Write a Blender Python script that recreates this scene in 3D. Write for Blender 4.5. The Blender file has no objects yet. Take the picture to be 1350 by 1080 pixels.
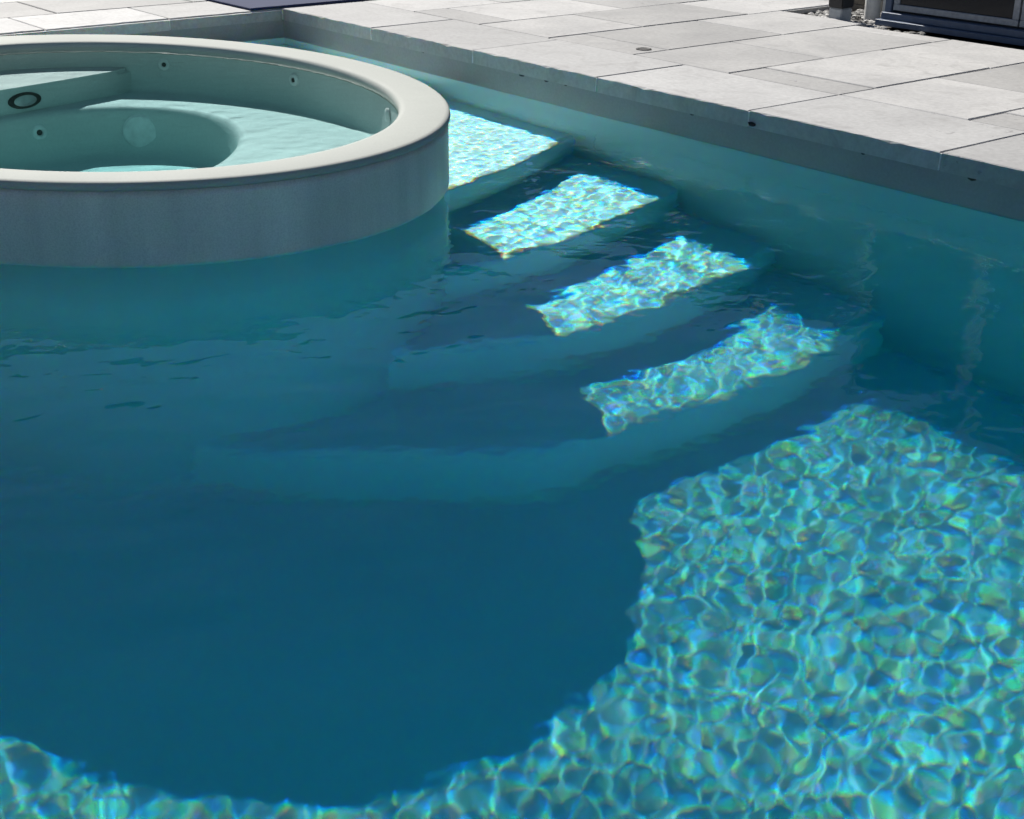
import bpy, bmesh, math, random
import numpy as np
from mathutils import Vector, Matrix

random.seed(11)
sc = bpy.context.scene
COL = sc.collection
R = math.radians

# ------------------------------------------------------------------ camera
F_PX, W_PX = 1826.0, 1350.0
PITCH, YAW, ROLL = R(23.58), R(-51.43), R(0.42)
CAM = Vector((8.057, -4.523, 1.2))
fwd = Vector((math.sin(YAW) * math.cos(PITCH), math.cos(YAW) * math.cos(PITCH), -math.sin(PITCH)))
rgt = Vector((math.cos(YAW), -math.sin(YAW), 0))
up = rgt.cross(fwd)
r2 = math.cos(ROLL) * rgt + math.sin(ROLL) * up
u2 = -math.sin(ROLL) * rgt + math.cos(ROLL) * up
cd = bpy.data.cameras.new('camera')
co = bpy.data.objects.new('camera', cd)
COL.objects.link(co)
cd.sensor_width = 36.0
cd.lens = F_PX / W_PX * 36.0
cd.clip_start, cd.clip_end = 0.05, 2000
co.matrix_world = Matrix(((r2.x, u2.x, -fwd.x, CAM.x), (r2.y, u2.y, -fwd.y, CAM.y),
                          (r2.z, u2.z, -fwd.z, CAM.z), (0, 0, 0, 1)))
sc.camera = co

# ------------------------------------------------------------------ sky and sun
SUN_EL, SUN_AZ = R(42.3), R(-11.3)          # azimuth is the way the light travels
world = bpy.data.worlds.new('World')
sc.world = world
world.use_nodes = True
wn = world.node_tree
sky = wn.nodes.new('ShaderNodeTexSky')
sky.sky_type = 'NISHITA'
sky.sun_disc = False
sky.sun_elevation = SUN_EL
sx, sy = -math.cos(SUN_AZ), -math.sin(SUN_AZ)          # towards the sun
sky.sun_rotation = math.atan2(sx, sy)
sky.air_density, sky.dust_density, sky.ozone_density = 0.62, 0.0, 1.4
wn.links.new(sky.outputs[0], wn.nodes['Background'].inputs[0])
wn.nodes['Background'].inputs[1].default_value = 0.05

ld = bpy.data.lights.new('sun', 'SUN')
ld.energy = 5.0
ld.angle = R(0.35)
ld.color = (1.0, 0.97, 0.92)
lo = bpy.data.objects.new('sun', ld)
COL.objects.link(lo)
sd = Vector((math.cos(SUN_AZ) * math.cos(SUN_EL), math.sin(SUN_AZ) * math.cos(SUN_EL), -math.sin(SUN_EL)))
lo.rotation_euler = sd.to_track_quat('-Z', 'Y').to_euler()
lo.location = (-20, 8, 15)
ld.cycles.is_caustics_light = True

sc.view_settings.view_transform = 'Standard'
sc.view_settings.look = 'None'
sc.view_settings.gamma = 1.0
sc.view_settings.use_curve_mapping = False
sc.view_settings.exposure = 0.56
cy = sc.cycles
cy.use_light_tree = False
cy.use_denoising = True
cy.max_bounces = 8
cy.diffuse_bounces = 3
cy.glossy_bounces = 3
cy.transmission_bounces = 6
cy.volume_bounces = 0
cy.transparent_max_bounces = 8
cy.volume_step_rate = 10.0
cy.volume_max_steps = 6
cy.sample_clamp_indirect = 6.0
cy.sample_clamp_direct = 0.0
cy.blur_glossy = 0.0

# ------------------------------------------------------------------ helpers
def tag(o, label=None, cat=None, group=None, kind=None):
    if label: o['label'] = label
    if cat: o['category'] = cat
    if group: o['group'] = group
    if kind: o['kind'] = kind
    return o

def link(name, me, mat=None, parent=None, recv=True):
    o = bpy.data.objects.new(name, me)
    COL.objects.link(o)
    if mat is not None and me is not None and not me.materials:
        me.materials.append(mat)
    if parent is not None:
        o.parent = parent
    if me is not None and recv:
        o.cycles.is_caustics_receiver = True
    return o

def empty(name, loc=(0, 0, 0)):
    o = bpy.data.objects.new(name, None)
    o.empty_display_size = 0.2
    o.location = loc
    COL.objects.link(o)
    return o

def mesh_py(name, v, f, smooth=False):
    me = bpy.data.meshes.new(name)
    me.from_pydata([tuple(x) for x in v], [], f)
    me.update()
    if smooth:
        me.polygons.foreach_set('use_smooth', [True] * len(me.polygons))
    return me

def bm_mesh(name, bm, smooth=False):
    bmesh.ops.recalc_face_normals(bm, faces=bm.faces)
    me = bpy.data.meshes.new(name)
    bm.to_mesh(me)
    bm.free()
    if smooth:
        me.polygons.foreach_set('use_smooth', [True] * len(me.polygons))
    return me

def box_bm(x0, x1, y0, y1, z0, z1, bev=0.0, seg=1):
    bm = bmesh.new()
    bmesh.ops.create_cube(bm, size=1)
    for v in bm.verts:
        v.co = Vector((x0 + (v.co.x + .5) * (x1 - x0), y0 + (v.co.y + .5) * (y1 - y0), z0 + (v.co.z + .5) * (z1 - z0)))
    if bev > 0:
        bmesh.ops.bevel(bm, geom=bm.edges[:], offset=bev, segments=seg, profile=.5, affect='EDGES')
    return bm

def frame_sheet(name, X0, X1, Y0, Y1, z, holes, extra_x=(), extra_y=()):
    """flat sheet with rectangular holes"""
    xs = sorted(set([X0, X1] + [h[0] for h in holes] + [h[1] for h in holes] + list(extra_x)))
    ys = sorted(set([Y0, Y1] + [h[2] for h in holes] + [h[3] for h in holes] + list(extra_y)))
    xs = [x for x in xs if X0 <= x <= X1]
    ys = [y for y in ys if Y0 <= y <= Y1]
    v = [(x, y, z) for x in xs for y in ys]
    ny = len(ys)
    f = []
    for i in range(len(xs) - 1):
        for j in range(ny - 1):
            cx, cyy = (xs[i] + xs[i + 1]) / 2, (ys[j] + ys[j + 1]) / 2
            if any(h[0] < cx < h[1] and h[2] < cyy < h[3] for h in holes):
                continue
            f.append((i * ny + j, (i + 1) * ny + j, (i + 1) * ny + j + 1, i * ny + j + 1))
    return mesh_py(name, v, f)

# ------------------------------------------------------------------ materials
class NT:
    def __init__(self, name):
        self.m = bpy.data.materials.new(name)
        self.m.use_nodes = True
        self.t = self.m.node_tree
        self.p = self.t.nodes['Principled BSDF']
        self.out = self.t.nodes['Material Output']
    def n(self, typ, **kw):
        nd = self.t.nodes.new('ShaderNode' + typ)
        for k, v in kw.items():
            setattr(nd, k, v)
        return nd
    def l(self, a, b):
        self.t.links.new(a, b)
    def coord(self, obj=False):
        if obj:
            return self.n('TexCoord').outputs['Object']
        return self.n('NewGeometry').outputs['Position']
    def noise(self, scale, detail=4, rough=.55, vec=None, dist=0.0):
        nd = self.n('TexNoise')
        nd.inputs['Scale'].default_value = scale
        nd.inputs['Detail'].default_value = detail
        nd.inputs['Roughness'].default_value = rough
        nd.inputs['Distortion'].default_value = dist
        self.l(vec if vec is not None else self.coord(), nd.inputs['Vector'])
        return nd.outputs['Fac']
    def ramp(self, fac, stops):
        nd = self.n('ValToRGB')
        e = nd.color_ramp.elements
        while len(e) < len(stops):
            e.new(.5)
        for i, (p, c) in enumerate(stops):
            e[i].position = p
            e[i].color = (*c, 1) if len(c) == 3 else c
        self.l(fac, nd.inputs[0])
        return nd.outputs[0]
    def mix(self, fac, a, b, mode='MIX'):
        nd = self.n('Mix', data_type='RGBA', blend_type=mode)
        for s, v in ((nd.inputs['Factor'], fac), (nd.inputs[6], a), (nd.inputs[7], b)):
            if hasattr(v, 'is_output'):
                self.l(v, s)
            elif isinstance(v, (int, float)):
                s.default_value = v
            else:
                s.default_value = (*v, 1)
        return nd.outputs[2]
    def math(self, op, a, b=0.0, c=None):
        nd = self.n('Math', operation=op)
        for i, v in enumerate((a, b, c)):
            if v is None:
                continue
            if hasattr(v, 'is_output'):
                self.l(v, nd.inputs[i])
            else:
                nd.inputs[i].default_value = v
        return nd.outputs[0]
    def bump(self, h, strength=.3, dist=.01):
        b = self.n('Bump')
        b.inputs['Strength'].default_value = strength
        b.inputs['Distance'].default_value = dist
        self.l(h, b.inputs['Height'])
        self.l(b.outputs[0], self.p.inputs['Normal'])
    def base(self, c):
        if hasattr(c, 'is_output'):
            self.l(c, self.p.inputs['Base Color'])
        else:
            self.p.inputs['Base Color'].default_value = (*c, 1)
    def rough(self, r):
        if hasattr(r, 'is_output'):
            self.l(r, self.p.inputs['Roughness'])
        else:
            self.p.inputs['Roughness'].default_value = r

def m_stone(name, lo_c, hi_c, pits=True):
    a = NT(name)
    rnd = a.n('ObjectInfo').outputs['Random']
    big = a.noise(1.7, 5, .6, dist=.6)
    c = a.ramp(big, [(.25, lo_c), (.75, hi_c)])
    fine = a.noise(38, 4, .7)
    c = a.mix(.42, c, a.ramp(fine, [(.3, (.62, .62, .62)), (.7, (1.15, 1.15, 1.15))]), 'MULTIPLY')
    tone = a.n('MapRange')
    a.l(rnd, tone.inputs['Value'])
    tone.inputs['To Min'].default_value = .74
    tone.inputs['To Max'].default_value = 1.10
    cm = a.n('CombineColor')
    for i in range(3):
        a.l(tone.outputs[0], cm.inputs[i])
    c = a.mix(1.0, c, cm.outputs[0], 'MULTIPLY')
    # directional brushing and stains
    st = a.noise(4.5, 6, .65, dist=1.2)
    c = a.mix(a.ramp(st, [(.54, (0, 0, 0)), (.72, (.62, .62, .62))]), c, (.27, .262, .255))
    h = a.math('ADD', a.math('MULTIPLY', fine, .5), a.math('MULTIPLY', a.noise(9, 5, .6), .6))
    if pits:
        pit = a.noise(21, 3, .5, dist=.8)
        pm = a.ramp(pit, [(.66, (0, 0, 0)), (.72, (1, 1, 1))])
        gate = a.ramp(a.noise(1.1, 2), [(.5, (0, 0, 0)), (.62, (1, 1, 1))])
        pg = a.mix(1.0, pm, gate, 'MULTIPLY')
        c = a.mix(a.mix(1.0, pg, (.6, .6, .6), 'MULTIPLY'), c, (.16, .15, .15))
        h = a.math('SUBTRACT', h, a.math('MULTIPLY', pg, .8))
    a.base(c)
    a.rough(.72)
    a.p.inputs['Specular IOR Level'].default_value = .3
    a.bump(h, .35, .006)
    return a.m

M = {}
M['stone'] = m_stone('limestone', (.36, .355, .35), (.50, .49, .475))
M['coping'] = m_stone('limestone_coping', (.385, .38, .375), (.50, .495, .485))

a = NT('grout')
a.base(a.ramp(a.noise(30), [(.3, (.70, .69, .67)), (.7, (.84, .83, .80))]))
a.rough(.9)
M['grout'] = a.m

a = NT('ground')
a.base(a.ramp(a.noise(.8, 5), [(.3, (.30, .29, .27)), (.7, (.40, .39, .37))]))
a.rough(.95)
M['ground'] = a.m

a = NT('pool_plaster')
n1 = a.noise(1.3, 4)
n2 = a.noise(60, 3, .7)
c = a.ramp(n1, [(.3, (.67, .75, .765)), (.7, (.74, .81, .82))])
c = a.mix(.25, c, a.ramp(n2, [(.3, (.75, .75, .75)), (.7, (1.1, 1.1, 1.1))]), 'MULTIPLY')
a.base(c)
a.rough(.7)
a.bump(n2, .2, .003)
M['plaster'] = a.m

a = NT('wall_plaster')
n1 = a.noise(1.6, 5)
n2 = a.noise(60, 3, .7)
c = a.ramp(n1, [(.3, (.55, .62, .63)), (.7, (.61, .68, .69))])
c = a.mix(.25, c, a.ramp(n2, [(.3, (.75, .75, .75)), (.7, (1.1, 1.1, 1.1))]), 'MULTIPLY')
a.base(c)
a.rough(.7)
M['wall_plaster'] = a.m

a = NT('wall_render')
n1 = a.noise(2.2, 5)
n2 = a.noise(70, 3, .7)
c = a.ramp(n1, [(.3, (.245, .25, .25)), (.7, (.30, .305, .30))])
c = a.mix(.3, c, a.ramp(n2, [(.3, (.7, .7, .7)), (.7, (1.15, 1.15, 1.15))]), 'MULTIPLY')
a.base(c)
a.rough(.6)
a.bump(n2, .3, .003)
M['wall'] = a.m

a = NT('spa_granite')
n1 = a.noise(2.5, 5)
sp = a.noise(190, 2, .6)
c = a.ramp(n1, [(.3, (.545, .515, .475)), (.7, (.625, .595, .55))])
mp = a.n('Mapping'); mp.inputs['Scale'].default_value = (7, 7, .5)
a.l(a.coord(), mp.inputs['Vector'])
stk = a.noise(1.0, 5, .6, mp.outputs[0])
c = a.mix(.55, c, a.ramp(stk, [(.3, (.74, .76, .77)), (.55, (1, 1, 1)), (.75, (1.14, 1.13, 1.10))]), 'MULTIPLY')
c = a.mix(.25, c, a.ramp(sp, [(.35, (.5, .5, .5)), (.5, (1, 1, 1)), (.66, (1.35, 1.35, 1.35))]), 'MULTIPLY')
a.base(c)
a.rough(.42)
a.bump(sp, .25, .002)
M['spa_wall'] = a.m

a = NT('spa_rim')
n1 = a.noise(3.5, 5)
n2 = a.noise(150, 2)
c = a.ramp(n1, [(.3, (.325, .34, .31)), (.7, (.39, .405, .37))])
c = a.mix(.22, c, a.ramp(n2, [(.3, (.7, .7, .7)), (.7, (1.15, 1.15, 1.15))]), 'MULTIPLY')
a.base(c)
a.rough(a.ramp(n1, [(.3, (.75,) * 3), (.7, (.9,) * 3)]))
M['rim'] = a.m

a = NT('spa_plaster')
n1 = a.noise(2, 4)
n2 = a.noise(80, 3)
c = a.ramp(n1, [(.3, (.53, .57, .565)), (.7, (.60, .64, .63))])
c = a.mix(.2, c, a.ramp(n2, [(.3, (.75, .75, .75)), (.7, (1.1, 1.1, 1.1))]), 'MULTIPLY')
a.base(c)
a.rough(.6)
M['spa_in'] = a.m

def m_plain(name, col, rough=.5, metal=0.0, var=.12, scale=25):
    a = NT(name)
    k0 = tuple(x * (1 - var) for x in col)
    k1 = tuple(min(1, x * (1 + var)) for x in col)
    a.base(a.ramp(a.noise(scale, 4), [(.3, k0), (.7, k1)]))
    a.rough(rough)
    a.p.inputs['Metallic'].default_value = metal
    return a.m

M['dark_navy'] = m_plain('dark_navy', (.012, .022, .075), .9, scale=300, var=.5)
M['navy_frame'] = m_plain('navy_paint', (.085, .115, .175), .45)
M['sash'] = m_plain('aluminium_sash', (.30, .31, .325), .6, .0, .18, 40)
M['gasket'] = m_plain('rubber_gasket', (.006, .007, .012), .6)
M['dark_glass'] = m_plain('dark_glass', (.006, .009, .014), .08)
M['dark_glass'].node_tree.nodes['Principled BSDF'].inputs['Specular IOR Level'].default_value = .25
M['black'] = m_plain('black_plastic', (.012, .012, .014), .45)
M['grey_base'] = m_plain('grey_concrete', (.40, .41, .41), .8)
M['white_post'] = m_plain('white_pvc', (.68, .67, .63), .5)
M['soil'] = m_plain('dark_soil', (.05, .045, .04), .95, 0, .5, 30)
M['timber'] = m_plain('weathered_timber', (.20, .17, .13), .85, 0, .3, 60)
M['jet_white'] = m_plain('jet_plastic', (.72, .74, .74), .3)
M['jet_dark'] = m_plain('jet_bore', (.01, .012, .015), .5)
M['steel'] = m_plain('brushed_steel', (.45, .46, .47), .35, .9)
M['brass_dark'] = m_plain('tarnished_metal', (.035, .032, .03), .7, .0)
a = NT('pebble')
a.base(a.ramp(a.n('ObjectInfo').outputs['Random'], [(0, (.2, .2, .2)), (1, (.5, .5, .5))]))
a.base(a.ramp(a.noise(9, 2), [(.3, (.10, .095, .09)), (.48, (.28, .27, .25)), (.7, (.62, .60, .57))]))
a.rough(.8)
M['pebble'] = a.m

def m_water(name, level, tint, dens, strength):
    """clear water: one glass interface, slightly dispersive where light enters it from the
    air (each sample follows one wavelength), and an absorbing body below the level"""
    a = NT(name)
    t = a.t
    t.nodes.remove(a.p)
    gl = a.n('BsdfGlass')
    gl.inputs['Roughness'].default_value = 0.0
    geo = a.n('NewGeometry')
    sc_ = a.n('VectorMath', operation='SCALE')
    sc_.inputs['Scale'].default_value = 9137.13
    a.l(geo.outputs['Position'], sc_.inputs[0])
    wnz = a.n('TexWhiteNoise', noise_dimensions='3D')
    a.l(sc_.outputs[0], wnz.inputs['Vector'])
    v = wnz.outputs['Value']
    spec = a.ramp(v, [(0, (1, 0, 0)), (.5, (0, 1, 0)), (1, (0, 0, 1))])
    bal = a.n('VectorMath', operation='MULTIPLY')
    bal.inputs[1].default_value = (4, 2, 4)
    a.l(spec, bal.inputs[0])
    colr = a.mix(geo.outputs['Backfacing'], bal.outputs[0], (1, 1, 1))
    a.l(colr, gl.inputs['Color'])
    disp = a.math('MULTIPLY_ADD', v, strength, 1.335 - strength / 2)
    mixv = a.n('Mix', data_type='FLOAT')
    a.l(geo.outputs['Backfacing'], mixv.inputs['Factor'])
    a.l(disp, mixv.inputs[2])
    mixv.inputs[3].default_value = 1.335
    a.l(mixv.outputs[0], gl.inputs['IOR'])
    a.l(gl.outputs[0], a.out.inputs['Surface'])
    va = a.n('VolumeAbsorption')
    va.inputs['Color'].default_value = (*tint, 1)
    g2 = a.n('NewGeometry')
    sxyz = a.n('SeparateXYZ')
    a.l(g2.outputs['Position'], sxyz.inputs[0])
    below = a.math('LESS_THAN', sxyz.outputs['Z'], level + .03)
    a.l(a.math('MULTIPLY', below, dens), va.inputs['Density'])
    a.l(va.outputs[0], a.out.inputs['Volume'])
    return a.m

ZW = -0.18          # pool water level
ZS = 0.072           # spa water level
M['water'] = m_water('pool_water', ZW, (.0, .885, .95), .70, .031)

a = NT('spa_water')          # calm, clear water seen at a flat angle: sky reflection over a clear body
a.t.nodes.remove(a.p)
fr = a.n('Fresnel'); fr.inputs['IOR'].default_value = 1.333
tr = a.n('BsdfTransparent'); gs = a.n('BsdfGlossy'); gs.inputs['Roughness'].default_value = 0.0
mx = a.n('MixShader')
a.l(fr.outputs[0], mx.inputs[0]); a.l(tr.outputs[0], mx.inputs[1]); a.l(gs.outputs[0], mx.inputs[2])
a.l(mx.outputs[0], a.out.inputs['Surface'])
va = a.n('VolumeAbsorption')
va.inputs['Color'].default_value = (.0, .82, .84, 1)
va.inputs['Density'].default_value = .36
a.l(va.outputs[0], a.out.inputs['Volume'])
M['spa_water'] = a.m

# ------------------------------------------------------------------ the setting
PX1, PY0 = 11.0, -4.42          # the pool reaches from (0, 0) to here
FLOOR = ZW - 1.83
BED = (1.935, 7.0, 2.44, 3.25)    # planting bed in the paving
ground = link('ground', frame_sheet('ground', -60, 70, -60, 60, -.06, [(-.3, PX1 + .3, PY0 - .3, .3)]), M['ground'])
tag(ground, kind='structure')
deck = link('deck', frame_sheet('deck', -6, 13, -8, 7, -.0085,
            [(-.006 + .02, PX1 - .02, PY0 + .02, -.02 + .03), BED]), M['grout'])
tag(deck, kind='structure')

def wall_sheet(name, p0, p1, z0, z1):
    v = [(p0[0], p0[1], z0), (p1[0], p1[1], z0), (p1[0], p1[1], z1), (p0[0], p0[1], z1)]
    return mesh_py(name, v, [(0, 1, 2, 3)])

OV = .012            # coping overhang
fl = link('pool_floor', mesh_py('pool_floor', [(-.1, PY0 - .1, FLOOR), (PX1 + .1, PY0 - .1, FLOOR), (PX1 + .1, .1, FLOOR), (-.1, .1, FLOOR)], [(0, 1, 2, 3)]), M['plaster'])
tag(fl, kind='structure')
for p0, p1 in (((-.2, OV), (PX1 + .2, OV)), ((-OV, .2), (-OV, PY0 - .2)), ((PX1 + OV, PY0 - .2), (PX1 + OV, .2)), ((PX1 + .2, PY0 - OV), (-.2, PY0 - OV))):
    bmw = bmesh.new()
    q0, q1 = Vector((*p0, 0)), Vector((*p1, 0))
    nrm = Vector((-(q1 - q0).y, (q1 - q0).x, 0)).normalized() * .15
    if nrm.dot(Vector((PX1 / 2, PY0 / 2, 0)) - q0) > 0:
        nrm = -nrm
    bmw.free()
    for z0, z1, mt, in_ in ((ZW - .03, -.072, 'wall', 0.0), (FLOOR - .05, ZW - .0305, 'wall_plaster', .002)):
        bmw = bmesh.new()
        vs = []
        sh = nrm.normalized() * in_
        for q in (q0 + sh, q1 + sh, q1 + nrm, q0 + nrm):
            vs.append((bmw.verts.new((q.x, q.y, z0)), bmw.verts.new((q.x, q.y, z1))))
        for i in range(4):
            j = (i + 1) % 4
            bmw.faces.new((vs[i][0], vs[j][0], vs[j][1], vs[i][1]))
        bmw.faces.new([v[1] for v in vs])
        tag(link('pool_wall', bm_mesh('pool_wall', bmw), M[mt]), kind='structure')

# ------------------------------------------------------------------ paving
def slab(x0, x1, y0, y1, th, chip_edges=(), chip=.004, bev=.004):
    """a stone slab; chipped edges ('x0','y0',..) get an uneven arris"""
    nx = max(2, int((x1 - x0) / .045)) if ('y0' in chip_edges or 'y1' in chip_edges) else 1
    ny = max(2, int((y1 - y0) / .045)) if ('x0' in chip_edges or 'x1' in chip_edges) else 1
    ring = []
    for i in range(nx): ring.append((x0 + (x1 - x0) * i / nx, y0, 'y0', (0, 1)))
    for j in range(ny): ring.append((x1, y0 + (y1 - y0) * j / ny, 'x1', (-1, 0)))
    for i in range(nx): ring.append((x1 - (x1 - x0) * i / nx, y1, 'y1', (0, -1)))
    for j in range(ny): ring.append((x0, y1 - (y1 - y0) * j / ny, 'x0', (1, 0)))
    n = len(ring)
    cx, cyy = (x0 + x1) / 2, (y0 + y1) / 2
    v, f = [], []
    top, mid, bot = [], [], []
    for x, y, e, inn in ring:
        b, dz = bev, bev
        off = 0.0
        if e in chip_edges:
            k = random.random()
            b = bev * random.uniform(.4, 1.3) + (chip * random.uniform(.8, 2.5) if k < .12 else 0)
            dz = bev * random.uniform(.5, 1.2) + (chip * random.uniform(.8, 2.2) if k < .12 else 0)
            off = random.uniform(-.0012, .0012)
        sxn = (1 if cx > x else -1)
        syn = (1 if cyy > y else -1)
        corner = (x in (x0, x1)) and (y in (y0, y1))
        dx = sxn * b if (inn[0] or corner) else 0
        dy = syn * b if (inn[1] or corner) else 0
        top.append((x + dx, y + dy, 0))
        mid.append((x + inn[0] * off, y + inn[1] * off, -dz))
        bot.append((x + inn[0] * off, y + inn[1] * off, -th))
    v = top + mid + bot
    for i in range(n):
        j = (i + 1) % n
        f.append((n + i, n + j, j, i))
        f.append((2 * n + i, 2 * n + j, n + j, n + i))
    f.append(tuple(range(n)))
    return mesh_py('slab', v, f)

GAP = .005
def put_slab(name, x0, x1, y0, y1, th, mat, dz=0.0, **kw):
    me = slab(x0 + GAP, x1 - GAP, y0 + GAP, y1 - GAP, th, **kw)
    # origin at the slab's centre
    c = Vector(((x0 + x1) / 2, (y0 + y1) / 2, 0))
    me.transform(Matrix.Translation(-c))
    o = link(name, me, mat, deck)
    o.location = c + Vector((0, 0, dz))
    o.rotation_euler = (random.uniform(-.0012, .0012), random.uniform(-.0012, .0012), 0)
    return o

CT = .072
# coping along the far side (y = 0), the left end (x = 0) and the two near sides
jx = [0.0, 1.03, 2.02, 3.015, 4.005, 4.985, 5.97, 6.96, 7.95, 8.94, 9.93, PX1]
for i in range(len(jx) - 1):
    put_slab('coping_stone', jx[i], jx[i + 1], 0, .603, CT, M['coping'], chip_edges=('y0',), dz=random.uniform(-.001, .001))
put_slab('coping_stone', -.6, 0.0, 0.0, .603, CT, M['coping'])
jy = [0.0, -.775, -1.545, -2.52, -3.5, PY0]
for i in range(len(jy) - 1):
    put_slab('coping_stone', -.6, 0.0, jy[i + 1], jy[i], CT, M['coping'], chip_edges=('x1',))
xx = -.6
while xx < PX1 + .5:
    put_slab('coping_stone', xx, xx + .99, PY0 - .6, PY0, CT, M['coping'], chip_edges=('y1',))
    xx += .99
yy = PY0
while yy < .6:
    put_slab('coping_stone', PX1, PX1 + .6, yy, min(yy + .99, .603), CT, M['coping'], chip_edges=('x0',))
    yy += .99

a = NT('mortar')
a.base(a.ramp(a.noise(60), [(.3, (.50, .50, .49)), (.7, (.72, .71, .69))])); a.rough(.9)
M['mortar'] = a.m
M['gap_shade'] = m_plain('hole_shade', (.02, .02, .022), .9)
def mortar(x0, x1, y0, y1, z0=-.069, z1=-.005):
    bm = box_bm(x0, x1, y0, y1, z0, z1, .001)
    for v in bm.verts: v.co += Vector((random.uniform(-.0012, .0012), random.uniform(-.0012, .0012), 0))
    return link('mortar_joint', bm_mesh('mortar_joint', bm), M['mortar'], deck)
for x in jx[1:-1]: mortar(x - .0035, x + .0035, .002, .03)
for y in jy[1:-1]: mortar(-.03, -.002, y - .0035, y + .0035)
mortar(-.012, -.001, .001, .012)
# dark lumps paint the shade inside holes of lost mortar under the coping
for x, sz in ((2.43, .013), (2.63, .010), (2.78, .006), (3.66, .008), (4.03, .016), (5.13, .012), (1.55, .007), (4.62, .006)):
    bm = bmesh.new()
    bmesh.ops.create_icosphere(bm, subdivisions=2, radius=sz)
    for v in bm.verts:
        v.co = Vector((v.co.x * 1.5, v.co.y * .25, v.co.z * .6)) * random.uniform(.8, 1.2) + Vector((x, .0105, -.0745 + (.02 if abs(x - 4.03) < .01 else 0)))
    if abs(x - 4.03) < .01:
        for v in bm.verts: v.co.y -= .0115
    link('mortar_hole_shade', bm_mesh('mortar_hole_shade', bm), M['gap_shade'], deck)

# running bond behind the coping: columns that run away from the water
cols = [-5.61, -4.92, -4.23, -3.54, -2.85, -2.16, -1.47, -.78, -.09, .6, 1.285, 1.93, 2.63, 3.315, 4.005, 4.69, 5.375, 6.06, 6.75, 7.44]
for i in range(len(cols) - 1):
    x0, x1 = cols[i], cols[i + 1]
    odd = (i % 2 == 0)
    joints = [.603] + ([.0] if False else [])
    y = (1.335 if odd else .865)
    while y < 5.6:
        joints.append(y)
        y += .92
    y_end = 5.6
    segs = [(joints[k], joints[k + 1]) for k in range(len(joints) - 1)]
    for (y0, y1) in segs:
        if x1 > BED[0] + .05 and x0 < BED[1]:
            lim = 2.545 if x0 < 2.0 else 2.43
            if y0 >= BED[3]:
                pass
            elif y0 >= lim - .05:
                if y1 > BED[3] + .1:
                    y0 = BED[3]
                else:
                    continue
            elif y1 > lim:
                if y1 > BED[3] + .1:
                    put_slab('paver', x0, x1, BED[3], y1, .035, M['stone'], dz=random.uniform(-.002, .002))
                y1 = lim
        put_slab('paver', x0, x1, y0, y1, .035, M['stone'], dz=random.uniform(-.0022, .0022))
# paving left of the left-hand coping
for i in range(7):
    x1 = -.6 - i * .685
    y = .603 - (.46 if i % 2 else 0)
    while y > -6.5:
        if x1 <= -.6:
            put_slab('paver', x1 - .685, x1, y - .92, y, .035, M['stone'], dz=random.uniform(-.0022, .0022))
        y -= .92

# ------------------------------------------------------------------ steps in the pool
def spline(pts, n=8):
    out = []
    P = [Vector((*p, 0)) for p in pts]
    P = [P[0] * 2 - P[1]] + P + [P[-1] * 2 - P[-2]]
    for i in range(1, len(P) - 2):
        for k in range(n):
            t = k / n
            a_, b_, c_, d_ = P[i - 1], P[i], P[i + 1], P[i + 2]
            q = .5 * ((2 * b_) + (c_ - a_) * t + (2 * a_ - 5 * b_ + 4 * c_ - d_) * t * t + (3 * b_ - a_ - 3 * c_ + d_) * t ** 3)
            out.append((q.x, q.y))
    out.append((pts[-1][0], pts[-1][1]))
    return out

steps = [
    (.27, .582, [(1.55, .3), (1.62, .0), (1.8, -.5), (1.9, -1.2), (1.9, -1.8)]),
    (.582, .922, [(2.78, .3), (2.85, .0), (2.96, -.25), (3.13, -.63), (3.23, -1.0), (3.28, -1.4), (3.3, -1.8)]),
    (.922, 1.236, [(3.54, .3), (3.60, .0), (3.67, -.2), (3.78, -.68), (3.84, -1.1), (3.82, -1.5), (3.7, -1.9)]),
    (1.236, 1.533, [(4.14, .3), (4.20, .0), (4.28, -.23), (4.37, -.75), (4.33, -1.26), (4.19, -1.7), (3.95, -2.1)]),
    (1.533, 1.86, [(4.78, .3), (4.82, .0), (4.85, -.3), (4.87, -.92), (4.80, -1.42), (4.74, -1.75), (4.58, -2.0), (4.38, -2.25), (4.17, -2.52), (3.85, -2.8)]),
]
stp = empty('pool_steps', (2.5, -.5, FLOOR))
tag(stp, 'wide pale plaster steps curving down into the pool between spa and wall', 'pool steps')
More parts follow.
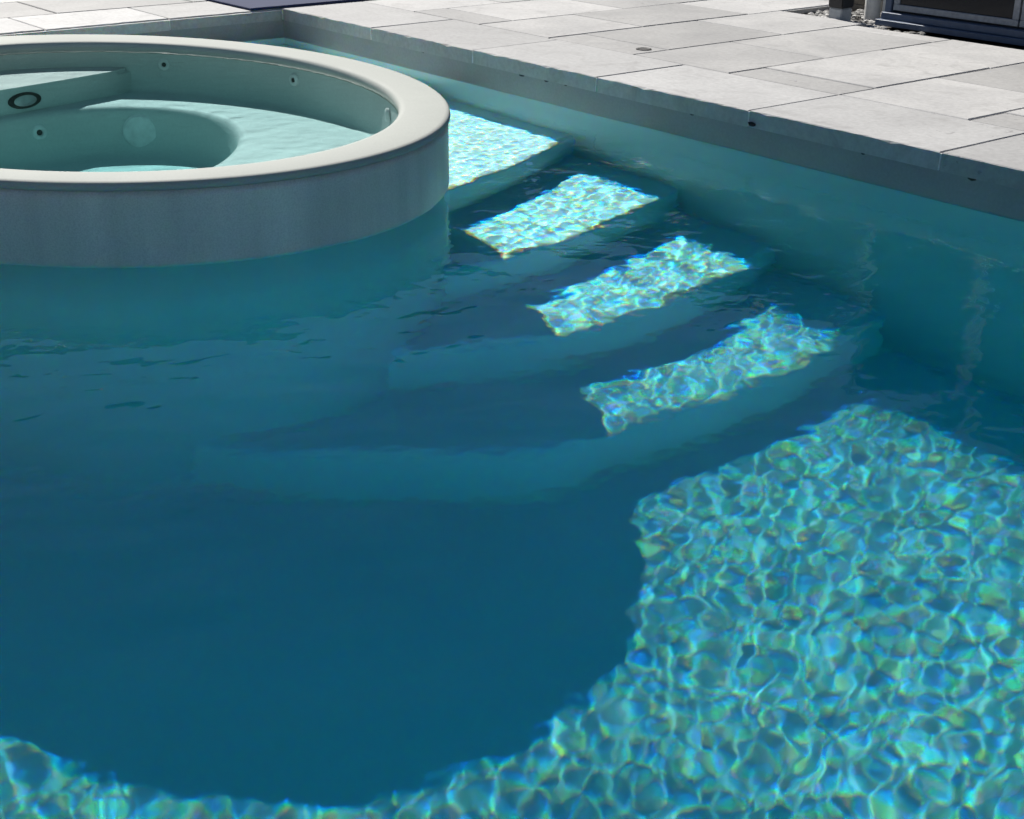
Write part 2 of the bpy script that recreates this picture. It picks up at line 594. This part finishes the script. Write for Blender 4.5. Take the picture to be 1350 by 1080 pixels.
for d0, d1, nos in steps:
    cur = spline(nos, 8)
    n = len(cur)
    # outward normal (to the right of travel is +x side): travel is -y so outward is left-hand (+x)
    nr = []
    for i in range(n):
        a_ = Vector((*cur[max(0, i - 1)], 0)); b_ = Vector((*cur[min(n - 1, i + 1)], 0))
        tt = (b_ - a_).normalized()
        nr.append(Vector((-tt.y, tt.x, 0)))
    rr = .035
    rings = []
    zt, zb = ZW - d0, ZW - d1 - .02
    prof = [(-rr, 0)] + [(-rr + rr * math.sin(t), -rr + rr * math.cos(t)) for t in [math.pi / 8 * k for k in range(1, 5)]]
    v, f = [], []
    for (o_, z_) in prof:
        rings.append([len(v) + i for i in range(n)])
        v += [(cur[i][0] + nr[i].x * o_, cur[i][1] + nr[i].y * o_, zt + z_) for i in range(n)]
    rings.append([len(v) + i for i in range(n)])
    v += [(cur[i][0], cur[i][1], zb) for i in range(n)]
    # tread: inner line far behind (inside spa or corner walls)
    rings.insert(0, [len(v) + i for i in range(n)])
    for i in range(n):
        k = i / (n - 1)
        v.append((-.3, .3 - k * (.3 - cur[-1][1]), zt))
    for a_, b_ in zip(rings[:-1], rings[1:]):
        for i in range(n - 1):
            f.append((a_[i], b_[i], b_[i + 1], a_[i + 1]))
    me = mesh_py('step', v, f, True)
    bm = bmesh.new(); bm.from_mesh(me); bmesh.ops.recalc_face_normals(bm, faces=bm.faces)
    if sum(fc.normal.z for fc in bm.faces) < 0:
        bmesh.ops.reverse_faces(bm, faces=bm.faces)
    bm.to_mesh(me); bm.free()
    o = link('step', me, M['plaster'], stp)
    o.location = -stp.location

# ------------------------------------------------------------------ the raised spa
SC = Vector((2.45, -2.27))
E_OUT = (2.403, -2.270, 1.718, 1.301, .093)
E_IN = (2.469, -2.273, 1.464, 1.106, .035)
def ell_r(E, phi):
    cx, cyy, a_, b_, th = E
    dx, dy = math.cos(phi), math.sin(phi)
    ox, oy = SC.x - cx, SC.y - cyy
    c_, s_ = math.cos(th), math.sin(th)
    px, py = (ox * c_ + oy * s_) / a_, (-ox * s_ + oy * c_) / b_
    qx, qy = (dx * c_ + dy * s_) / a_, (-dx * s_ + dy * c_) / b_
    A, B, C = qx * qx + qy * qy, 2 * (px * qx + py * qy), px * px + py * py - 1
    return (-B + math.sqrt(B * B - 4 * A * C)) / (2 * A)
NP = 192
PHI = [2 * math.pi * i / NP for i in range(NP)]
RO = [ell_r(E_OUT, p) for p in PHI]
RI = [ell_r(E_IN, p) for p in PHI]
PIT = [(0, .40), (41, .40), (63, .45), (90, .55), (114, .67), (133, .74), (160, .68), (180, .62), (220, .55), (270, .48), (320, .42), (360, .40)]
def hole_k(p):
    dg = math.degrees(p)
    for (a0, k0), (a1, k1) in zip(PIT[:-1], PIT[1:]):
        if a0 <= dg <= a1:
            t = (dg - a0) / (a1 - a0)
            t = t * t * (3 - 2 * t)
            return k0 + (k1 - k0) * t
    return PIT[0][1]
HK = np.array([hole_k(p) for p in PHI])
ker = np.exp(-(np.arange(-24, 25) / 11.0) ** 2); ker /= ker.sum()
RH = np.array(RI) * HK
RH = list(np.convolve(np.concatenate([RH[-24:], RH, RH[:24]]), ker, 'valid'))

SPA_O = Vector((SC.x, SC.y, FLOOR))
def loft(name, rings, mat, closed=False, cap=False):
    """rings: list of (radius list, z)"""
    v, f = [], []
    for rad, z in rings:
        for i in range(NP):
            v.append((math.cos(PHI[i]) * rad[i], math.sin(PHI[i]) * rad[i], z - FLOOR))
    nr = len(rings)
    rng = range(nr) if closed else range(nr - 1)
    for k in rng:
        k2 = (k + 1) % nr
        for i in range(NP):
            j = (i + 1) % NP
            f.append((k * NP + i, k * NP + j, k2 * NP + j, k2 * NP + i))
    if cap:
        v.append((0, 0, rings[-1][1] - FLOOR))
        for i in range(NP):
            j = (i + 1) % NP
            f.append(((nr - 1) * NP + i, (nr - 1) * NP + j, len(v) - 1))
    me = mesh_py(name, v, f, True)
    return link(name, me, mat, spa)
spa = empty('spa', SPA_O)
tag(spa, 'raised oval spa with pale rounded rim and grey speckled wall standing in pool', 'spa')
ad = lambda L, k: [x + k for x in L]
RT = .098
loft('rim', [(ad(RO, -.03), RT - .032), (ad(RO, -.008), RT - .031), (ad(RO, -.003), RT - .026), (ad(RO, -.003), RT - .016),
             (ad(RO, -.006), RT - .007), (ad(RO, -.013), RT - .002), (ad(RO, -.024), RT), (ad(RI, .03), RT + .001),
             (ad(RI, .014), RT - .001), (ad(RI, .005), RT - .007), (ad(RI, .0), RT - .018), (ad(RI, .0), RT - .05),
             (ad(RI, .03), RT - .06)], M['rim'], closed=True)
loft('wall', [(ad(RO, -.03), RT - .033), (ad(RO, -.011), RT - .033), (ad(RO, -.011), RT - .06), (ad(RO, -.011), -.1), (ad(RO, -.011), ZW - .025)], M['spa_wall'])
# footing drawn in under the waterline, an added undercut that lets sunlight past
loft('footing', [(ad(RO, -.40), ZW - .012), (ad(RO, -.30), ZW - .115), (ad(RO, -.15), ZW - .265), (ad(RO, -.06), ZW - .36), (ad(RO, -.022), ZW - .43), (ad(RO, -.013), ZW - .52), (ad(RO, -.013), -1.1), (ad(RO, -.013), FLOOR + .06), (ad(RO, .0), FLOOR + .02), (ad(RO, .05), FLOOR + .001)], M['wall_plaster'])
BZ = -.145
HZ = -.38
basin = loft('basin', [(ad(RI, .006), RT - .045), (ad(RI, .006), BZ + .06), (ad(RI, .0), BZ + .025), (ad(RI, -.012), BZ + .008), (ad(RI, -.035), BZ),
               (ad(RH, .05), BZ), (ad(RH, .018), BZ - .008), (ad(RH, .004), BZ - .03), (RH, BZ - .06), (RH, HZ + .09), (ad(RH, -.02), HZ + .03),
               (ad(RH, -.08), HZ)], M['spa_in'], cap=True)

# raised seat at the left end, inside the spa
seat_pts = []
ca, cb = Vector((1.50, -2.55)), Vector((1.35, -1.80))     # front edge of the seat
nseat = (cb - ca).normalized()
nn = Vector((nseat.y, -nseat.x))                           # towards +x
inside = []
for i in range(NP):
    pt = Vector((SC.x + math.cos(PHI[i]) * (RI[i] + .02), SC.y + math.sin(PHI[i]) * (RI[i] + .02)))
    if (pt - ca).dot(nn) < 0:
        inside.append((i, pt))
arc = [p_ for _, p_ in inside]
bm = bmesh.new()
st_z, sb_z = -.028, BZ - .30
e0, e1 = arc[0], arc[-1]
nfr = 14
front = []
for k in range(1, nfr):
    t = k / nfr
    q = e1.lerp(e0, t)
    # project to the front line and bow it a little
    s = (q - ca).dot(nseat)
    q = ca + nseat * s + nn * (.05 * math.sin(math.pi * t))
    front.append(q)
poly = arc + front
tv = [bm.verts.new((q.x - SC.x, q.y - SC.y, st_z - FLOOR)) for q in poly]
bv = [bm.verts.new((q.x - SC.x, q.y - SC.y, sb_z - FLOOR)) for q in poly]
bm.faces.new(tv)
for i in range(len(poly)):
    j = (i + 1) % len(poly)
    bm.faces.new((tv[i], tv[j], bv[j], bv[i]))
eds = [e for e in bm.edges if abs(e.verts[0].co.z - e.verts[1].co.z) < 1e-6 and e.verts[0].co.z > sb_z - FLOOR + .05]
bmesh.ops.bevel(bm, geom=eds, offset=.02, segments=3, affect='EDGES')
link('seat', bm_mesh('seat', bm, False), M['spa_in'], spa)

def disc_fit(name, loc, nrm, prof, mat, parent, seg=28, mat2=None):
    """lathe: prof = (radius, height along nrm)"""
    v, f = [], []
    for r_, h_ in prof:
        for i in range(seg):
            an = 2 * math.pi * i / seg
            v.append((math.cos(an) * r_, math.sin(an) * r_, h_))
    for k in range(len(prof) - 1):
        for i in range(seg):
            j = (i + 1) % seg
            f.append((k * seg + i, k * seg + j, (k + 1) * seg + j, (k + 1) * seg + i))
    f.append(tuple((len(prof) - 1) * seg + i for i in range(seg)))
    me = mesh_py(name, v, f, False)
    o = link(name, me, mat, parent)
    o.rotation_euler = Vector(nrm).to_track_quat('Z', 'Y').to_euler()
    o.location = loc
    return o

def spa_jet(phi, rad, z, size=.029):
    i = int(round(phi / (2 * math.pi) * NP)) % NP
    r_ = rad[i] - .001
    loc = Vector((math.cos(PHI[i]) * r_, math.sin(PHI[i]) * r_, z - FLOOR))
    nrm = Vector((-math.cos(PHI[i]), -math.sin(PHI[i]), 0))
    j = disc_fit('jet', loc, nrm, [(size, -.01), (size, .004), (size * .8, .009), (size * .5, .010), (size * .42, .004)], M['jet_white'], spa)
    b = disc_fit('nozzle', (0, 0, .0045), (0, 0, 1), [(size * .40, -.003), (size * .36, .003)], M['jet_dark'], j, 18)
    return j
def phi_of(x, y): return math.atan2(y - SC.y, x - SC.x) % (2 * math.pi)
for (x, y, z) in ((1.34, -1.44, -.005), (2.19, -1.13, -.005), (3.10, -1.33, -.01)):
    spa_jet(phi_of(x, y), RI, z)
spa_jet(phi_of(1.55, -2.20), RH, -.235, .036)
# suction cover on the riser of the bench
i = int(round(phi_of(1.62, -1.70) / (2 * math.pi) * NP)) % NP
loc = Vector((math.cos(PHI[i]) * RH[i], math.sin(PHI[i]) * RH[i], -.265 - FLOOR))
nrm = Vector((-math.cos(PHI[i]), -math.sin(PHI[i]), 0))
cov = disc_fit('suction_cover', loc, nrm, [(.085, -.01), (.085, .006), (.075, .014), (.04, .020), (.02, .022)], M['jet_white'], spa, 32)
for k in range(10):
    an = 2 * math.pi * k / 10
    sl = link('slot', bm_mesh('slot', box_bm(.03, .070, -.003, .003, .008, .019)), M['grey_base'], cov)
    sl.rotation_euler = (0, R(9), an)
# underwater light in the face of the seat
lp = ca + nseat * ((Vector((1.48, -2.24)) - ca).dot(nseat)) + nn * .045
lt = disc_fit('light', (lp.x - SC.x, lp.y - SC.y, -.092 - FLOOR), (nn.x, nn.y, 0), [(.060, -.02), (.060, .010), (.055, .014), (.043, .014)], M['black'], spa, 32)
lt.scale = (1.45, .62, 1)
disc_fit('lens', (0, 0, .010), (0, 0, 1), [(.043, -.004), (.041, .005), (.02, .008)], M['steel'], lt, 28)

# ------------------------------------------------------------------ water
def grid_axis(segs):
    out = []
    for a_, b_, h_ in segs:
        n = max(1, int(round((b_ - a_) / h_)))
        out += [a_ + (b_ - a_) * k / n for k in range(n)]
    out.append(segs[-1][1])
    return np.array(out)

def waves(X, Y, seed, K, l0, l1, slope):
    rg = np.random.default_rng(seed)
    Z = np.zeros_like(X)
    for k in range(K):
        lam = math.exp(rg.uniform(math.log(l0), math.log(l1)))
        kk = 2 * math.pi / lam
        an = rg.uniform(0, 2 * math.pi)
        Z += slope * math.sqrt(2 / K) / kk * np.sin(kk * (X * math.cos(an) + Y * math.sin(an)) + rg.uniform(0, 6.283))
    return Z

def sheet(xs, ys, Zfun, keep):
    X, Y = np.meshgrid(xs, ys, indexing='ij')
    v = np.stack([X, Y, Zfun(X, Y)], -1).reshape(-1, 3).astype(np.float32)
    nx, ny = X.shape
    idx = np.arange(nx * ny).reshape(nx, ny)
    q = np.stack([idx[:-1, :-1], idx[1:, :-1], idx[1:, 1:], idx[:-1, 1:]], -1).reshape(-1, 4)
    q = q[keep(((X[:-1, :-1] + X[1:, 1:]) / 2).ravel(), ((Y[:-1, :-1] + Y[1:, 1:]) / 2).ravel())]
    used = np.zeros(len(v), bool)
    used[q.ravel()] = True
    return v[used], (np.cumsum(used) - 1)[q]

def sheets_mesh(name, parts):
    n, V, Q = 0, [], []
    for v, q in parts:
        V.append(v); Q.append(q + n); n += len(v)
    v, q = np.concatenate(V), np.concatenate(Q)
    me = bpy.data.meshes.new(name)
    me.vertices.add(len(v)); me.vertices.foreach_set('co', v.ravel())
    me.loops.add(q.size); me.loops.foreach_set('vertex_index', q.ravel().astype(np.int32))
    me.polygons.add(len(q)); me.polygons.foreach_set('loop_start', np.arange(0, q.size, 4, dtype=np.int32))
    me.update(calc_edges=True)
    me.validate()
    me.polygons.foreach_set('use_smooth', [True] * len(me.polygons))
    return me

def in_ell(E, X, Y, k):
    cx, cyy, a_, b_, th = E
    c_, s_ = math.cos(th), math.sin(th)
    return (((X - cx) * c_ + (Y - cyy) * s_) / (a_ - k)) ** 2 + ((-(X - cx) * s_ + (Y - cyy) * c_) / (b_ - k)) ** 2 < 1

def water_z(X, Y):
    """pool and spa are one body of water (the spa overflows into the pool); the step between
    the two levels runs inside the spa's wall"""
    Z = waves(X, Y, 5, 140, .032, .115, .0134)
    big = waves(X, Y, 9, 14, .4, 1.4, .005) + waves(X, Y, 13, 40, .13, .36, .011)
    # a livelier patch where the spa's overflow runs in
    d = np.exp(-(((X - 4.75) / .55) ** 2 + ((Y + 2.35) / .45) ** 2))
    live = waves(X, Y, 21, 50, .05, .14, .010) * d
    return ZW + Z + big + live

def spa_z(X, Y):
    return ZS + waves(X, Y, 31, 60, .05, .25, .006)

xs = grid_axis([(-.05, .4, .03), (.4, 1.9, .0125), (1.9, 7.6, .0066), (7.6, PX1 + .05, .04)])
ys = grid_axis([(PY0 - .05, .05, .0066)])
# the pool's sheet runs on inside the spa's masonry, open only round the spa's deep well
def in_pit(X, Y):
    ph = np.arctan2(Y - SC.y, X - SC.x) % (2 * math.pi)
    rr = np.interp(ph, PHI + [2 * math.pi], RH + [RH[0]])
    return np.hypot(X - SC.x, Y - SC.y) < rr + .03
pool_sheet = sheet(xs, ys, water_z, lambda X, Y: ~in_pit(X, Y))
spa_sheet = sheet(grid_axis([(SC.x - 1.75, SC.x + 1.75, .0125)]), grid_axis([(SC.y - 1.4, SC.y + 1.4, .0125)]), spa_z,
                  lambda X, Y: in_ell(E_IN, X, Y, -.03))
tag(link('spa_water', sheets_mesh('spa_water', [spa_sheet]), M['spa_water'], recv=False), kind='structure')
wm = sheets_mesh('water', [pool_sheet])
water = link('water', wm, M['water'], recv=False)
water.cycles.is_caustics_caster = True
tag(water, kind='structure')

# ------------------------------------------------------------------ things on the deck
# thin flat sheet of dark navy at the pool corner
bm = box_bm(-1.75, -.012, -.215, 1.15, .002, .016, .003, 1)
navy_o = link('navy_sheet', bm_mesh('navy_sheet', bm), M['dark_navy'])
tag(navy_o, 'flat dark navy sheet lying on the paving at the inner pool corner', 'mat')

# small round cover let into the paving
anc = disc_fit('deck_anchor_cover', (2.54, .765, .0), (0, 0, 1), [(.042, -.004), (.042, .003), (.034, .004), (.030, .001)], M['brass_dark'], None, 28)
tag(anc, 'small round dark metal cover set in a paver behind the coping', 'cover')

# planting bed
bed = link('planting_bed', mesh_py('planting_bed', [(BED[0], BED[2] - .03, -.045), (BED[1], BED[2] - .03, -.045), (BED[1], BED[3], -.045), (BED[0], BED[3], -.045)], [(0, 1, 2, 3)]), M['soil'])
tag(bed, kind='structure')
bm = bmesh.new()
for k in range(520):
    x = random.uniform(BED[0] + .03, 3.0)
    y = random.uniform(BED[2] + .02, BED[3] - .03)
    if x < 2.63 and y < 2.57: continue
    if x > 2.56 and y > 2.63: continue
    s = random.uniform(.008, .026)
    r_ = bmesh.ops.create_icosphere(bm, subdivisions=1, radius=s)
    mt = Matrix.Rotation(random.uniform(0, 6.28), 3, 'Z') @ Matrix.Diagonal((1.2, .9, .6))
    for v in r_['verts']:
        v.co = mt @ v.co * random.uniform(.85, 1.15) + Vector((x, y, -.04 + s * .4))
peb = link('pebbles', bm_mesh('pebbles', bm, False), M['pebble'])
tag(peb, 'grey and white pebbles scattered over the dark planting bed', 'pebbles', kind='stuff')

# timber edging behind the bed
edg = empty('timber_edging', (2.2, 3.2, -.04))
tag(edg, 'weathered timber boards edging the back of the pebble bed', 'edging')
for k in range(3):
    b_ = link('board', bm_mesh('board', box_bm(-.24, .42, -.012 + k * .004, .014 + k * .004, .0 + k * .042, .040 + k * .042, .003)), M['timber'], edg)

# garden light
gl = empty('garden_light', (2.37, 2.60, -.045))
tag(gl, 'short garden light with black head on pale grey base in pebbles', 'garden light')
def tapered(name, r0, r1, z0, z1, mat, parent, seg=4, rot=math.pi / 4, bev=.006):
    bm = bmesh.new()
    bmesh.ops.create_cone(bm, cap_ends=True, segments=seg, radius1=r0, radius2=r1, depth=z1 - z0)
    bmesh.ops.rotate(bm, verts=bm.verts, matrix=Matrix.Rotation(rot, 3, 'Z'))
    bmesh.ops.translate(bm, verts=bm.verts, vec=(0, 0, (z0 + z1) / 2))
    bmesh.ops.bevel(bm, geom=bm.edges[:], offset=bev, segments=2, affect='EDGES')
    return link(name, bm_mesh(name, bm), mat, parent)
tapered('base', .072, .072, 0, .105, M['grey_base'], gl)
hd = tapered('head', .078, .086, .108, .235, M['black'], gl)
lens = link('lens', bm_mesh('lens', box_bm(.010, .030, -.0625, -.0575, .165, .185)), M['jet_white'], hd)

# two white pipes
for (x, y, nm) in ((2.385, 2.90, 'broad white pipe stub rising from pebbles beside the garden light'), (2.505, 2.92, 'broad white pipe stub rising from pebbles against the navy door frame')):
    pp = empty('pipe_stub', (x, y, -.045))
    tag(pp, nm, 'pipe', 'pipe stubs in the pebble bed')
    disc_fit('pipe', (0, 0, 0), (0, 0, 1), [(.052, 0), (.052, .25), (.048, .252)], M['white_post'], pp, 24)
    disc_fit('collar', (0, 0, .20), (0, 0, 1), [(.053, 0), (.060, .004), (.060, .045), (.053, .05)], M['white_post'], pp, 24)

# low navy cabinet with framed dark doors
cab = empty('glazed_doors', (2.62, 2.72, -.02))
tag(cab, 'row of dark glass doors in grey sashes and a navy frame behind the paving', 'glass doors')
CH = 2.15
def cpart(name, x0, x1, y0, y1, z0, z1, mat, parent=cab, bev=.003):
    return link(name, bm_mesh(name, box_bm(x0, x1, y0, y1, z0, z1, bev)), mat, parent)
cpart('body', 0, 5.4, .03, .30, .0, CH, M['gasket'])
cpart('plinth', -.02, 5.42, -.07, .28, .0, .035, M['navy_frame'])
cpart('sill', -.01, 5.41, -.03, .27, .036, .075, M['navy_frame'])
cpart('stile', -.01, .035, 0, .05, .076, CH, M['navy_frame'])
cpart('stile', 5.36, 5.41, 0, .05, .076, CH, M['navy_frame'])
cpart('top', -.03, 5.43, -.02, .32, CH + .001, CH + .03, M['navy_frame'])
x = .045
for k in range(6):
    w = .86
    dr = cpart('door', x + .04, x + w - .04, .022, .028, .125, CH - .04, M['dark_glass'])
    cpart('frame_rail', x, x + w, .008, .03, .088, .124, M['sash'], dr)
    cpart('frame_rail', x, x + w, .008, .03, CH - .038, CH - .006, M['sash'], dr)
    cpart('frame_stile', x, x + .04, .010, .029, .1245, CH - .0385, M['sash'], dr)
    cpart('frame_stile', x + w - .04, x + w, .010, .029, .1245, CH - .0385, M['sash'], dr)
    x += w + .012

# ------------------------------------------------------------------ hedges added out of view so the water mirrors dark foliage, not sky
a = NT('hedge_leaf')
c = a.ramp(a.noise(7, 6, .7), [(.3, (.035, .05, .03)), (.55, (.08, .11, .06)), (.75, (.12, .16, .08))])
a.base(c); a.rough(.7); a.bump(a.noise(16, 4, .7), .9, .08)
M['hedge'] = a.m
def hedge(x0, x1, y0, y1, h, label):
    bm = bmesh.new()
    bmesh.ops.create_cube(bm, size=1)
    for v in bm.verts:
        v.co = Vector((x0 + (v.co.x + .5) * (x1 - x0), y0 + (v.co.y + .5) * (y1 - y0), (v.co.z + .5) * h - .06))
    for ax, n in ((0, (x1 - x0)), (1, (y1 - y0)), (2, h)):
        es = [e for e in bm.edges if abs((e.verts[0].co - e.verts[1].co)[ax]) > 1e-4 and sum(abs((e.verts[0].co - e.verts[1].co)[k]) > 1e-4 for k in range(3)) == 1]
        bmesh.ops.subdivide_edges(bm, edges=es, cuts=max(1, int(n / .3)), use_grid_fill=True)
    for v in bm.verts:
        top = .14 * math.sin(v.co.x * .9 + v.co.y * 1.3) + .12 * math.sin(v.co.y * 2.7 + 1) + random.uniform(-.12, .15)
        v.co += Vector((random.uniform(-.09, .09), random.uniform(-.09, .09), top * max(0, v.co.z / h) ** 3))
    o = empty('hedge', ((x0 + x1) / 2, (y0 + y1) / 2, -.06))
    tag(o, label, 'hedge')
    me = bm_mesh('foliage', bm)
    me.transform(Matrix.Translation(-o.location))
    link('foliage', me, M['hedge'], o)
hedge(-10.2, -9.0, -10, 9.4, 5.2, 'tall clipped green hedge added out of view to darken reflections in the water')
hedge(-9.0, 14, 9.5, 10.7, 4.6, 'tall clipped green hedge added out of view behind the glazed doors')
